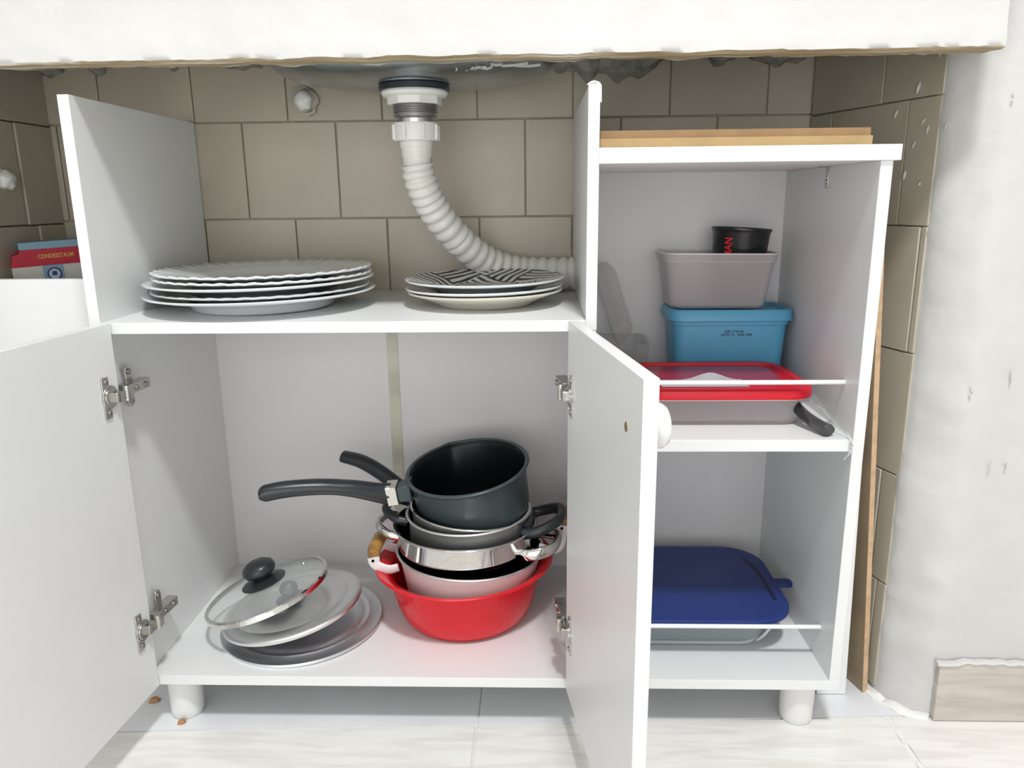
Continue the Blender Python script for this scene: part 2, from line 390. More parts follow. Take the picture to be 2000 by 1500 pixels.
# ------------------------------------------------------------ worktop with rough painted edge
ct = thing('worktop', 'rough white painted worktop above the open cabinet', 'worktop', (0, 0, 0))
def apron():
    bm = B(); N = 260; R = []
    for i in range(N+1):
        x = -0.9 + (1.0465+0.9)*i/N
        n = lambda a, s, o: a*noise.noise(Vector((x*s, o, 0)))
        e = 0.0013*noise.noise(Vector((x*90, 1, 0)))+0.0022*noise.noise(Vector((x*22, 7, 0)))
        mid = 0.903+n(0.002, 6, 2)
        pts = [(-0.004, 1.20), (-0.004, 1.00), (-0.005+n(.002, 9, 1), 0.935), (-0.006+n(.002, 14, 3), 0.905+n(.003, 11, 4)), (-0.008+n(.0025, 25, 5), mid-0.012), (-0.010+n(.003, 40, 6), 0.878+e), (-0.0100, 0.8722+e),
               (-0.003, 0.8703+e*0.8), (0.020, 0.8722+0.5*e), (0.039+n(.004, 30, 8), 0.8732+e), (0.046+n(.005, 30, 9), 0.8742+1.6*e), (0.050, 0.890), (0.050, 0.925)]
        R.append([bm.verts.new((x, y, z)) for y, z in pts])
    for A, Q in zip(R, R[1:]):
        for k in range(len(A)-1):
            f = bm.faces.new((A[k], A[k+1], Q[k+1], Q[k])); f.material_index = 1 if 6 <= k <= 8 else 0
    return bm
obj('front_edge', apron(), 'plaster', ct, sharp=70, mats=['plaster', 'under'])
slab = B()
hole = (0.372, 0.195, 0.205, 0.125)
NX = 48
inner = [slab.verts.new((hole[0]+hole[2]*math.cos(2*math.pi*k/NX), hole[1]+hole[3]*math.sin(2*math.pi*k/NX), 0.922)) for k in range(NX)]
def onrect(a):
    c, s = math.cos(a), math.sin(a); x0, x1, y0, y1 = -0.9, 1.05, 0.020, 0.336
    t = 1e9
    for q, lim, o in ((c, x1 if c > 0 else x0, hole[0]), (s, y1 if s > 0 else y0, hole[1])):
        if abs(q) > 1e-9: t = min(t, (lim-o)/q)
    return (hole[0]+c*t, hole[1]+s*t)
outer = [slab.verts.new((*onrect(2*math.pi*k/NX), 0.922)) for k in range(NX)]
top = [slab.verts.new((v.co.x, v.co.y, 1.0)) for v in outer]
for k in range(NX):
    k2 = (k+1) % NX
    slab.faces.new((inner[k], inner[k2], outer[k2], outer[k])); slab.faces.new((outer[k], outer[k2], top[k2], top[k]))
slab.faces.new(top)
obj('slab', slab, 'cement', ct)
# crumbly mortar under the slab along the back wall
def mortar(x0, x1, zt, depth, seed):
    bm = B(); n = max(6, int((x1-x0)/0.004)); R = []
    for i in range(n+1):
        t = i/n; x = x0+(x1-x0)*t
        hgt = depth*(math.sin(math.pi*t)**0.5)*(0.65+0.6*noise.noise(Vector((x*45, seed, 0)))) + 0.002
        R.append([bm.verts.new((x, 0.336, zt)), bm.verts.new((x, 0.312+0.004*noise.noise(Vector((x*80, seed, 3))), zt)),
                  bm.verts.new((x, 0.318+0.003*noise.noise(Vector((x*90, seed, 5))), zt-hgt*0.6)), bm.verts.new((x, 0.336, zt-hgt+0.003*noise.noise(Vector((x*160, seed, 9)))))])
    for A, Q in zip(R, R[1:]):
        for k in range(3): bm.faces.new((A[k], A[k+1], Q[k+1], Q[k]))
    bm.faces.new(R[0]); bm.faces.new(R[-1][::-1])
    return bm
for i, (a, b, dp) in enumerate([(-0.250, -0.195, 0.022), (-0.155, -0.128, 0.018), (0.055, 0.118, 0.014), (0.545, 0.735, 0.040), (0.86, 0.95, 0.020), (-0.03, -0.015, 0.010), (0.80, 0.845, 0.016)]):
    obj('mortar_crust', mortar(a, b, 0.925, dp, i*3.1), 'cement', ct, sharp=20)

# ------------------------------------------------------------ sink bowl and drain
sk = thing('sink_bowl', 'stainless steel sink bowl hanging under the worktop', 'sink', (0.372, 0.195, 0))
bowl = lathe([(0.22, 0.8700), (0.26, 0.8690), (0.45, 0.8690), (0.62, 0.8710), (0.76, 0.8755), (0.87, 0.883), (0.95, 0.896), (0.99, 0.912), (1.0, 0.93)], 72, sx=0.208, sy=0.128)
obj('basin', bowl, 'sinksteel', sk, sharp=60)
obj('drain_boss', lathe([(0.052, 0.874), (0.056, 0.8715), (0.053, 0.8685), (0.0, 0.8685)], 40, c=(0.001, -0.015)), 'sinksteel', sk)
sm = B()
for i in range(9):
    a = Vector((0.07+0.008*i+random.uniform(-.008, .008), -0.095+random.uniform(-.012, .012), 0.8755+0.0004*i))
    b = a+Vector((random.uniform(-.03, .045), random.uniform(-.012, .016), 0.001))
    tube(spline([a, (a+b)/2+Vector((0, random.uniform(-.01, .01), 0)), b], 4), lambda t: (0.0008, 0.0018), 6, sm)
obj('paint_smear', sm, 'plaster', sk)
dr = thing('sink_drain', 'white plastic sink drain fitting with black washer and steel threads', 'drain', (0.373, 0.18, 0))
obj('washer', lathe([(0.0, 0.869), (0.0465, 0.869), (0.048, 0.867), (0.048, 0.8615), (0.0465, 0.860), (0.0, 0.860)], 48), 'rubber', dr)
obj('flange', lathe([(0.0, 0.860), (0.0445, 0.860), (0.0455, 0.8575), (0.043, 0.8535), (0.037, 0.8515), (0.0, 0.8515)], 48), 'pvc', dr)
hx = B(); prism(hx, [(0.0375*math.cos(math.pi*k/4+0.3), 0.0375*math.sin(math.pi*k/4+0.3)) for k in range(8)], 0.8425, 0.854)
obj('nut', hx, 'pvc', dr, bevel=0.0012)
pf = [(0.0, 0.8455)]
for i in range(6): pf += [(0.0315, 0.8450-i*0.0030), (0.0292, 0.8435-i*0.0030)]
pf += [(0.0300, 0.8265), (0.0258, 0.8255), (0.0248, 0.8245), (0.0248, 0.812), (0, 0.812)]
obj('threaded_pipe', lathe(pf, 48), 'steel', dr, sharp=25)
hc = thing('drain_hose', 'white corrugated drain hose curving down behind the small plates', 'hose', (0.373, 0.18, 0.80))
cl = lathe([(0.026, 0.019), (0.0305, 0.019), (0.031, 0.0165), (0.0305, -0.004), (0.027, -0.005), (0.026, -0.003)], 48, closed=True)
for k in range(8):
    a = math.pi*k/4-0.35; box(cl, 0.030, 0.0335, -0.0018, 0.0018, -0.003, 0.0165, mx=Matrix.Rotation(a, 4, 'Z'))
obj('collar', cl, 'pvc', hc)
obj('cuff', lathe([(0.0, 0.0), (0.0235, 0.0), (0.0225, -0.012), (0.0215, -0.013), (0.021, -0.024), (0.0198, -0.0255), (0.0195, -0.036), (0.0205, -0.038), (0.0, -0.038)], 40), 'hose', hc)
hp = [(0.373, 0.180, 0.764), (0.3745, 0.181, 0.752), (0.378, 0.186, 0.737), (0.386, 0.198, 0.714), (0.404, 0.219, 0.682), (0.432, 0.247, 0.648), (0.464, 0.273, 0.622), (0.505, 0.291, 0.607), (0.548, 0.296, 0.603), (0.592, 0.296, 0.603), (0.606, 0.296, 0.604)]
fine = spline(hp, 40)
def hose():
    bm = B(); acc = 0; pts = [fine[0]]
    for a, b in zip(fine, fine[1:]):
        acc += (b-a).length
        if acc >= 0.00135: pts.append(b); acc = 0
    pts = [p-Vector((0.373, 0.18, 0.80)) for p in pts]; n = len(pts)
    ph = lambda i: 0.5+0.5*math.cos(2*math.pi*i*0.00135/0.0098)
    return tube(pts, lambda t: 0.0203+0.0032*t**0.6*(0.3+0.7*t)+0.0036*(ph(t*(n-1))**0.7)*1.0-0.001, 30, bm, up=(0.3, -1, 0.2))
obj('corrugated_tube', hose(), 'hose', hc, sharp=80)
# capped pipe stubs
for loc, rot, lab, key in (((0.180, 0.330, 0.868), (math.pi/2, 0, 0), 'wall pipe stub plugged with white tape under the sink bowl', 'wall_back'), ((-0.241, 0.205, 0.752), (0, math.pi/2, 0), 'wall pipe stub plugged with white putty on the left wall', 'wall_left')):
    t = thing('pipe_stub', lab, 'pipe', loc, rot)
    bm = lathe([(0.0, 0.022), (0.006, 0.0225), (0.0105, 0.0205), (0.0140, 0.016), (0.0145, 0.013), (0.0135, 0.012), (0.0150, 0.008), (0.0165, -0.01)], 28)
    for v in bm.verts: v.co += Vector((noise.noise(v.co*120), noise.noise(v.co*120+Vector((4, 4, 4))), noise.noise(v.co*100)))*0.003
    obj('plug', bm, 'pvc', t, sharp=80)
    bm = lathe([(0.0165, 0.003), (0.021, 0.0025), (0.022, -0.006)], 20)
    for v in bm.verts: v.co += Vector((noise.noise(v.co*90), noise.noise(v.co*90+Vector((4, 4, 4))), 0))*0.005
    obj('mortar_ring', bm, 'cup_lip', t)

# ------------------------------------------------------------ the cabinet
T = 0.0135
cab = thing('kitchen_cabinet', 'white melamine sink cabinet with open doors and side shelf column', 'cabinet', (0, 0, 0))
def part(n, bm, m='white', bv=0.0006, p=cab, **k): return obj(n, bm, m, p, bevel=bv, **k)
part('side_panel', bx(-T, 0, 0, 0.332, 0.0823, 0.8393))
dv = B()   # divider with a dark slot hole for the hose at its back
box(dv, 0.597, 0.6092, 0, 0.262, 0.0823, 0.8405); box(dv, 0.597, 0.6092, 0.262, 0.332, 0.0823, 0.574); box(dv, 0.597, 0.6092, 0.262, 0.332, 0.638, 0.8405)
part('divider_panel', dv, bv=0)
part('edge_band', bx(0.5965, 0.6098, -0.0009, 0.0001, 0.562, 0.843), bv=0.0004)
part('side_panel', bx(0.9296, 0.9437, 0, 0.3345, 0.0823, 0.7549))
part('bottom_board', bx(-T, 0.9437, -0.001, 0.3345, 0.068, 0.0823))
part('shelf', bx(0, 0.597, 0.0, 0.333, 0.5598, 0.5738))
part('shelf', bx(0.6092, 0.9296, 0.0, 0.3340, 0.4064, 0.422))
part('top_board', bx(0.6092, 0.9505, -0.004, 0.3345, 0.7549, 0.7725))
part('back_panel', bx(0.0, 0.2915, 0.3295, 0.3325, 0.0823, 0.5598), 'grey_back', 0)
part('back_panel', bx(0.3055, 0.597, 0.3290, 0.3320, 0.0823, 0.5598), 'grey_back', 0)
part('joint_tape', bx(0.288, 0.3065, 0.3275, 0.3292, 0.0823, 0.5598), 'tan_tape', 0)
part('back_panel', bx(0.6092, 0.9296, 0.3315, 0.3345, 0.0823, 0.7549), 'grey_back', 0)
for x, y in ((0.030, 0.036), (0.902, 0.036), (0.040, 0.29), (0.890, 0.29)):
    part('leg', lathe([(0.0, 0.068), (0.0232, 0.068), (0.0228, 0.012), (0.0222, 0.003), (0.0205, 0.0), (0, 0)], 40, c=(x, y)), 'leg', 0)
for z, y in ((0.4855, 0.042), (0.135, 0.046)):
    part('guard_rail', cyl((0.6092, y, z), (0.9296, y, z), 0.0031, 12), 'rod', 0)
br = B(); box(br, 0.9275, 0.9297, 0.152, 0.162, 0.727, 0.755); box(br, 0.917, 0.9297, 0.152, 0.162, 0.7535, 0.7550)
cyl((0.9262, 0.157, 0.735), (0.928, 0.157, 0.735), 0.003, 10, br)
part('corner_bracket', br, 'hinge', 0.0008)
# small bubbled strip of edging at the divider top
part('loose_edging', tube([(0.5955, -0.001, 0.8405), (0.599, -0.002, 0.8432), (0.603, -0.0022, 0.8440), (0.608, -0.001, 0.8428), (0.6105, 0.0, 0.8400), (0.6108, 0, 0.822)], (0.0009, 0.0004), 6, up=(0, 1, 0)), 'white', 0)
# doors
def door(sgn, loc, rz):
    w, h0, h1 = 0.309, 0.0685, 0.5735
    bm = B(); box(bm, *sorted((0, sgn*0.0138)), -w, 0.0, h0, h1)
    o = obj('door', bm, 'white', cab, bevel=0.0007, loc=loc, rot=(0, 0, rz))
    return o
def hinge(parent, z, sgn, gap):
    """sgn +1: the cabinet wall lies towards -x of the door's inner face (left door)"""
    bm = B(); s = sgn; e = 0.0002
    Y = lambda v: v
    # cup plate on the door
    box(bm, *sorted((s*-0.002, s*0.0022)), -0.0335, -0.0255, z-0.026, z+0.026)
    cyl((s*-0.003, -0.0205, z), (s*0.003, -0.0205, z), 0.0145, 24, bm)
    cyl((s*0.0005, -0.0205, z), (s*0.0045, -0.0205, z), 0.0115, 20, bm)
    for dz in (-0.0195, 0.0195):
        box(bm, *sorted((s*-0.001, s*0.0021)), -0.030, -0.0205, z+dz-0.006, z+dz+0.006)
        cyl((s*0.0015, -0.0255, z+dz), (s*0.0036, -0.0255, z+dz), 0.0032, 12, bm, 1)
    # knuckle links
    box(bm, *sorted((s*0.001, s*0.010)), -0.019, 0.004, z-0.0075, z+0.0045)
    cyl((s*0.0075, -0.014, z-0.008), (s*0.0075, -0.014, z+0.005), 0.003, 10, bm, 1)
    cyl((s*0.0085, 0.0025, z-0.010), (s*0.0085, 0.0025, z+0.009), 0.0042, 12, bm)
    # arm
    box(bm, *sorted((s*-0.006, s*0.0105)), 0.004, 0.014, z-0.010, z+0.009)
    box(bm, *sorted((s*-0.010, s*0.0045)), 0.012, 0.060, z-0.006, z+0.007, mx=Matrix.Identity(4))
    for yy in (0.030, 0.050): cyl((s*0.004, yy, z), (s*0.0065, yy, z), 0.0036, 12, bm, 1)
    # wall plate wings
    g0 = -gap
    for dz in (-1, 1):
        box(bm, *sorted((s*(g0), s*(g0+0.0035))), 0.030, 0.043, *sorted((z, z+dz*0.021)))
        tube([(s*g0, 0.0365, z+dz*0.021), (s*(g0+0.0035), 0.0365, z+dz*0.021)], 0.0065, 16, bm)
        cyl((s*(g0+0.003), 0.0365, z+dz*0.020), (s*(g0+0.0055), 0.0365, z+dz*0.020), 0.0034, 12, bm, 1)
    obj('hinge', bm, 'hinge', parent, bevel=0.0006, mats=['hinge', 'screw'])
dl = door(-1, (0.0145, -0.0035, 0), math.radians(-5.0))
hinge(dl, 0.486, 1, 0.0125); hinge(dl, 0.166, 1, 0.0125)
dr2 = door(1, (0.5755, -0.0035, 0), math.radians(8.9))
hinge(dr2, 0.486, -1, 0.018); hinge(dr2, 0.166, -1, 0.018)
kz = 0.519
kb = tube([(0.0138, -0.262, kz), (0.020, -0.262, kz), (0.0215, -0.262, kz)], 0.0150, 28)
obj('knob_base', kb, 'knob_base', dr2)
kn = B(); pr = [(0.0, 0.0175), (0.012, 0.0172), (0.0175, 0.0150), (0.0205, 0.0105), (0.0205, 0.006), (0.018, 0.002), (0.0135, 0.0), (0, 0)]
lathe(pr, 40, kn)
obj('knob', kn, 'knob', dr2, loc=(0.0205, -0.262, kz), rot=(0, math.pi/2, 0), sharp=50)
obj('screw_head', cyl((-0.0006, -0.262, kz), (0.0005, -0.262, kz), 0.0046, 14), 'brass', dr2)

# boards on top of the side column
o = obj('board', bx(0.612, 0.9255, 0.018, 0.300, 0.7727, 0.7838), 'mdf', bevel=0.0005); tag(o, 'tan fibreboard lying on the side shelf column, lower of two', 'board')
o = obj('board', bx(0.613, 0.9275, 0.030, 0.310, 0.7840, 0.7935), 'mdf_red', bevel=0.0005); tag(o, 'reddish brown board on the side shelf column, upper of two', 'board')

# low white cabinet left of the main one
lc = thing('low_cabinet', 'low white cabinet left of the main cabinet, holding a red box', 'cabinet', (0, 0, 0))
part('front_panel', bx(-0.2285, -0.018, 0.105, 0.119, 0.02, 0.6178), p=lc)
part('side_panel', bx(-0.2285, -0.2165, 0.119, 0.32, 0.0, 0.60), p=lc)
part('side_panel', bx(-0.030, -0.018, 0.119, 0.32, 0.0, 0.60), p=lc)
part('shelf', bx(-0.2165, -0.030, 0.119, 0.32, 0.560, 0.574), p=lc)
part('foot', bx(-0.225, -0.021, 0.125, 0.139, 0.0, 0.04), p=lc)

# grocery box on that shelf
gb = thing('grocery_box', 'torn red, blue and white carton inside the low cabinet', 'box', (-0.214, 0.168, 0.5745), (0, -0.045, math.radians(36)))
def facebox(n, z0, z1, m, t=0.0): return obj(n, bx(-t, 0.125+t, -t, 0.045+t, z0, z1), m, gb, bevel=0.0005)
facebox('carton', 0, 0.056, 'boxwhite')
rb = B()
v = [(-0.0006, 0.0535), (0.126, 0.0535), (0.126, 0.0775), (0.014, 0.0775), (0.012, 0.0725), (0.004, 0.0705)]
a = [rb.verts.new((x, -0.0006, z)) for x, z in v]; b2 = [rb.verts.new((x, 0.0455, z)) for x, z in v]
for i in range(6): rb.faces.new((a[i], a[(i+1) % 6], b2[(i+1) % 6], b2[i]))
rb.faces.new(a[::-1]); rb.faces.new(b2)
obj('red_band', rb, 'boxred', gb)
obj('top_flap', bx(0.0135, 0.125, 0.0, 0.045, 0.0775, 0.0880), 'boxblue', gb, bevel=0.0005)
obj('crest_panel', bx(0.038, 0.064, -0.0010, 0.0, 0.020, 0.0535), 'boxblue', gb)
def text(s, size, m, parent, loc, rot, ext=0.0002, wrap=None, sx=1.0):
    c = D.curves.new('lettering', 'FONT'); c.body = s; c.size = size; c.extrude = ext; c.offset = size*0.018; c.align_x = 'CENTER'; c.align_y = 'CENTER'
    tmp = D.objects.new('lettering', c); COL.objects.link(tmp)
    bpy.context.view_layer.update()
    me = D.meshes.new_from_object(tmp.evaluated_get(bpy.context.evaluated_depsgraph_get())); COL.objects.unlink(tmp); D.objects.remove(tmp)
    me.materials.clear(); me.materials.append(M[m])
    for vv in me.vertices:
        vv.co.x *= sx
        if wrap: vv.co = wrap(vv.co)
    o = D.objects.new('lettering', me); COL.objects.link(o); o.parent = parent; o.location = loc; o.rotation_euler = rot
    return o
text('CONDESSTAUM', 0.0085, 'goldink', gb, (0.058, -0.0010, 0.0665), (math.pi/2, 0, 0), sx=0.75)
cr = B(); lathe([(0.0075, 0), (0.0095, 0), (0.0095, 0.0004), (0.0075, 0.0004)], 28, cr, closed=True)
obj('crest_ring', cr, 'crestdark', gb, loc=(0.052, -0.0012, 0.0405), rot=(math.pi/2, 0, 0))
obj('crest_disc', lathe([(0, 0.0003), (0.0074, 0.0003), (0.0074, 0)], 28), 'crest', gb, loc=(0.052, -0.0011, 0.0405), rot=(math.pi/2, 0, 0))
obj('crest_mark', bx(0.0490, 0.0550, -0.0018, -0.001, 0.0385, 0.0445), 'crestdark', gb)

# boards standing between cabinet and right wall
def leaning(name, pts_bottom, dx, h, m, edge=None, **k):
    bm = B(); a = [bm.verts.new((x, y, 0.0005)) for x, y in pts_bottom]; b = [bm.verts.new((x+dx, y, h)) for x, y in pts_bottom]
    n = len(a)
    for i in range(n):
        f = bm.faces.new((a[i], a[(i+1) % n], b[(i+1) % n], b[i]))
        if i == 0 and edge: f.material_index = 1
    bm.faces.new(a[::-1]); bm.faces.new(b)
    return obj(name, bm, m, mats=[m]+([edge] if edge else []), bevel=0.0006)
o = leaning('plywood_sheet', [(1.019, 0.090), (1.0265, 0.091), (1.003, 0.175), (0.996, 0.174)], -0.046, 0.72, 'ply', 'ply_edge')
tag(o, 'brown plywood sheet leaning between the cabinet and right wall', 'board')
o = leaning('white_panel', [(0.950, 0.085), (0.992, 0.085), (0.989, 0.104), (0.950, 0.104)], -0.014, 0.50, 'white')
tag(o, 'narrow white panel standing right beside the cabinet foot', 'board')
for loc, s, lab in (((-0.030, 0.055, 0.0003), 1.3, 'brown chip on the floor left of the cabinet leg'), ((0.033, 0.008, 0.0003), 1.0, 'small brown chip on the floor before the left cabinet leg')):
    bm = lathe([(0, 0.0045), (0.004, 0.0042), (0.006, 0.001), (0.0055, 0), (0, 0)], 7)
    for v in bm.verts: v.co = Vector((v.co.x*1.1, v.co.y*0.7, v.co.z)) * s + Vector((noise.noise(v.co*400+Vector(loc)*50), 0, 0))*0.002
    tag(obj('wood_chip', bm, 'wood_chip', loc=loc, rot=(0, 0, 0.4)), lab, 'debris')

# ------------------------------------------------------------ plates on the middle shelf
ZS = 0.5740
def plate_bm(R, h, base, scal=0, amp=0.0, ramp=0.0, th=0.0026, deep=0.72):
    r1 = base; r2 = R*deep
    prof_t = [(0, 0.0035+th*0.4), (r1*0.95, 0.0035+th*0.4), (r1*1.08, 0.0055+th*0.4), (r2*0.92, h*0.55), (r2, h*0.66), (R*0.9, h*0.87), (R-0.001, h), (R, h-0.0006)]
    prof_b = [(R-0.0006, h-th*0.9), (R*0.9, h*0.87-th), (r2, h*0.66-th), (r2*0.92, h*0.55-th), (r1*1.08, 0.0030), (r1*1.02, 0.0), (r1*0.95, 0.0), (r1*0.92, 0.0020), (0, 0.0020)]
    def fn(r, z, a):
        if scal and r > R*0.70:
            w = ((r/R-0.70)/0.30)
            s = math.sin(a*scal)+0.4*math.sin(a*scal*0.5+1)
            return r+ramp*s*w*w, z+amp*s*w
        return r, z
    return lathe(prof_t+prof_b, 180 if scal else 96, fn=fn)
def plate(lab, loc, R, h, base, m='porcelain', group=None, rot=(0, 0, 0), print_m=None, **k):
    t = thing('plate', lab, 'plate', loc, rot, group)
    obj('dish', plate_bm(R, h, base, **k), m, t, sharp=60)
    if print_m:
        deep = k.get('deep', .72)
        pr = [(0, 0.0049), (base*0.95, 0.0049), (base*1.08, 0.0069), (R*deep*.92, h*.55+.0004), (R*deep, h*.66+.0004), (R*0.9, h*.87+.0004), (R-0.002, h+.0004)]
        obj('printed_pattern', lathe(pr, 96, fn=lambda r, z, a: (r+(0.0014*noise.noise(Vector((math.cos(a)*14, math.sin(a)*14, 0))) if r > R*.98 else 0), z)), print_m, t, sharp=60)
    return t
g1 = 'stack of large plates'
plate('large plain white plate at the bottom of the left stack', (0.156, 0.142, ZS), 0.1548, 0.0245, 0.088, rot=(0, math.radians(-0.6), 0), deep=0.70)
plate('large plate with dark patterned scalloped edge, second from bottom of left stack', (0.157, 0.142, ZS+0.0085), 0.1455, 0.0215, 0.080, print_m='weave', rot=(0, math.radians(-0.5), 0), scal=44, amp=0.0004, ramp=0.0005)
plate('large plain white plate in the middle of the left stack', (0.156, 0.142, ZS+0.0195), 0.1532, 0.0215, 0.082, rot=(0, math.radians(-0.6), 0))
plate('large white plate with fluted rim, second from top of left stack', (0.161, 0.142, ZS+0.0270), 0.1455, 0.0205, 0.080, rot=(0, math.radians(-0.3), 0), scal=46, amp=0.0007, ramp=0.0009)
plate('large white plate with fluted rim on top of the left stack', (0.161, 0.142, ZS+0.0345), 0.1455, 0.0205, 0.080, rot=(0, math.radians(-0.5), 0.3), scal=46, amp=0.0008, ramp=0.0010)
plate('cream small plate at the bottom of the right stack', (0.466, 0.152, ZS), 0.1082, 0.0215, 0.062, m='cream', rot=(0, math.radians(-0.5), 0), deep=0.80)
plate('small white plate with patterned top in the middle of the right stack', (0.465, 0.152, ZS+0.0068), 0.1100, 0.0205, 0.060, rot=(0, math.radians(-0.8), 0), print_m='weave')
plate('small plate with black and white woven pattern on top of right stack', (0.466, 0.152, ZS+0.0190), 0.1108, 0.0195, 0.060, rot=(math.radians(0.5), math.radians(-0.5), 0), print_m='weave')

# ------------------------------------------------------------ lids in the lower compartment
ZB = 0.0825
def rotm(ax, ay): return (Matrix.Rotation(-ax, 3, 'Y') @ Matrix.Rotation(ay, 3, 'X')).to_euler()
def knob_bm(rb_, hb, rf, zf):
    return lathe([(0, zf+hb*1.55), (rb_*0.55, zf+hb*1.50), (rb_*0.9, zf+hb*1.25), (rb_, zf+hb*0.95), (rb_*0.92, zf+hb*0.68), (rb_*0.62, zf+hb*0.50), (rb_*0.55, zf+hb*0.35), (rf*0.75, zf+hb*0.22), (rf, zf+hb*0.06), (rf*0.98, zf), (0, zf)], 40)
t = thing('pot_lid', 'large flat aluminium pot lid lying lowest on the cabinet floor', 'pot lid', (0.174, 0.138, ZB+0.0005), rotm(0.016, 0.012))
obj('disc', lathe([(0, 0.011), (0.080, 0.011), (0.092, 0.0095), (0.0945, 0.0075), (0.100, 0.0070), (0.103, 0.0085), (0.106, 0.0070), (0.117, 0.0055), (0.1205, 0.0055), (0.1215, 0.0040), (0.1212, 0.0012), (0.119, 0.0008), (0.117, 0.0035), (0.10, 0.0048), (0.09, 0.0075), (0, 0.009)], 96), 'alu_dark', t, sharp=40)
obj('knob', knob_bm(0.013, 0.011, 0.019, 0.011), 'bak_grey', t)
t = thing('pot_lid', 'medium aluminium pot lid with dark grey knob, under the glass lid', 'pot lid', (0.1655, 0.1225, 0.1225), rotm(0.172, 0.0))
obj('disc', lathe([(0, 0.008), (0.020, 0.008), (0.024, 0.0105), (0.05, 0.0095), (0.080, 0.006), (0.0845, 0.0038), (0.088, 0.0050), (0.098, 0.0030), (0.1035, 0.0018), (0.1052, -0.0002), (0.1048, -0.0045), (0.1035, -0.0045), (0.1030, -0.0002), (0.098, 0.0005), (0.088, 0.003), (0, 0.006)], 96), 'alu', t, sharp=40)
obj('knob', knob_bm(0.0140, 0.0175, 0.0225, 0.0095), 'bak_grey', t)
t = thing('pot_lid', 'round glass pot lid with steel rim and black knob, topmost', 'pot lid', (0.1305, 0.1165, 0.1505), rotm(0.292, 0.0))
obj('glass_disc', lathe([(0, 0.013), (0.03, 0.0125), (0.06, 0.0095), (0.08, 0.0040), (0.0905, 0.0), (0.0905, -0.002), (0.079, 0.002), (0.06, 0.0075), (0, 0.011)], 96), 'glass', t, sharp=60)
obj('rim', lathe([(0.0885, 0.0022), (0.0915, 0.0026), (0.0934, 0.0010), (0.0936, -0.0055), (0.0926, -0.0060), (0.0915, -0.0020), (0.0890, -0.0016)], 96, closed=True), 'chrome', t)
obj('knob', knob_bm(0.0248, 0.0225, 0.0330, 0.0125), 'bakelite', t, sharp=60)
obj('steam_vent', lathe([(0.0012, 0.0022), (0.003, 0.0022), (0.0036, 0), (0.0012, 0)], 16, closed=True), 'chrome', t, loc=(0.052, 0.035, 0.0100))

# ------------------------------------------------------------ stack of pots in the red bowl
CX, CY = 0.4285, 0.172
rbw = thing('plastic_bowl', 'red plastic bowl holding the stack of pots', 'bowl', (0.4265, 0.174, ZB), rotm(0.03, -0.02))
def flute(r, z, a):
    if 0.012 < z < 0.076: return r+0.0009*abs(math.sin(a*28)), z
    return r, z
obj('bowl_body', lathe([(0, 0.003), (0.086, 0.003), (0.093, 0.006), (0.098, 0.013), (0.1045, 0.030), (0.1105, 0.055), (0.1145, 0.077), (0.1165, 0.083), (0.126, 0.0885), (0.1345, 0.0930), (0.1372, 0.0930), (0.1380, 0.0905), (0.1355, 0.0880), (0.127, 0.0835), (0.1175, 0.078),
      (0.1165, 0.074), (0.1125, 0.054), (0.1065, 0.029), (0.1000, 0.011), (0.0930, 0.0015), (0.088, 0.0), (0, 0)], 168, fn=flute), 'bowl', rbw, sharp=50)
def vessel(prof_out, th, n=96, fn=None, rim=0.0):
    """open pot: outer profile bottom to rim, then back down inside"""
    out = [(0, prof_out[0][1])]+prof_out
    inn = [(max(r-th, 0), z+(th if i == 0 else 0)) for i, (r, z) in enumerate(prof_out)][::-1]
    return out, inn+[(0, prof_out[0][1]+th)]
def pot(name, lab, loc, rot, prof, th, mo, mi, cat='pot', fn=None, rim_r=0.0016, mrim=None):
    t = thing(name, lab, cat, loc, rot)
    o, i = vessel(prof, th)
    bm = lathe(o, 96, fn=fn); obj('pot_body', bm, mo, t, sharp=40)
    obj('lining', lathe([(r, z-0.0002) for r, z in i], 96, fn=fn), mi, t, sharp=40)
    R, Z = prof[-1]
    rr = [(R-th/2+(rim_r+th/2)*math.cos(a), Z+rim_r*math.sin(a)) for a in [2*math.pi*k/10 for k in range(10)]]
    obj('rim', lathe(rr, 96, closed=True, fn=fn), mrim or mo, t, sharp=60)
    return t
# pale pot with wooden side handles
pd = pot('casserole', 'pale enamel casserole with wooden handles inside the red bowl', (0.4315, 0.172, 0.0875), rotm(-0.02, 0.0), [(0.080, 0), (0.086, 0.004), (0.090, 0.012), (0.098, 0.045), (0.1045, 0.080), (0.1085, 0.098), (0.1130, 0.1075)], 0.0016, 'pot_pale', 'panin', mrim='alu')
def wood_handle(p, s, z=0.100, out=0.137, lift=0.014, half=0.036, yo=0.0):
    for yy in (-1, 1):
        path = spline([(s*0.106, yo+yy*(half-0.002), z-0.004), (s*0.122, yo+yy*half, z-0.007), (s*(out-0.004), yo+yy*half, z+0.000), (s*out, yo+yy*half, z+lift)], 8)
        obj('handle_bracket', tube(path, lambda t: (0.0022, 0.0065+0.003*t), 12, up=(0, 0, 1)), 'pot_pale', p)
        obj('rivet', cyl((s*out, yo-half-0.0018, z+lift-0.004), (s*out, yo-half-0.0034, z+lift-0.004), 0.0022, 10), 'screw', p)
    g = tube([(s*out, yo-half+0.002, z+lift+0.004), (s*(out+0.001), yo-half*0.6, z+lift+0.0065), (s*(out+0.001), yo+half*0.6, z+lift+0.0065), (s*out, yo+half-0.002, z+lift+0.004)], lambda t: 0.0092+0.0012*math.sin(math.pi*t), 18)
    obj('wooden_grip', g, 'woodh', p, sharp=50)
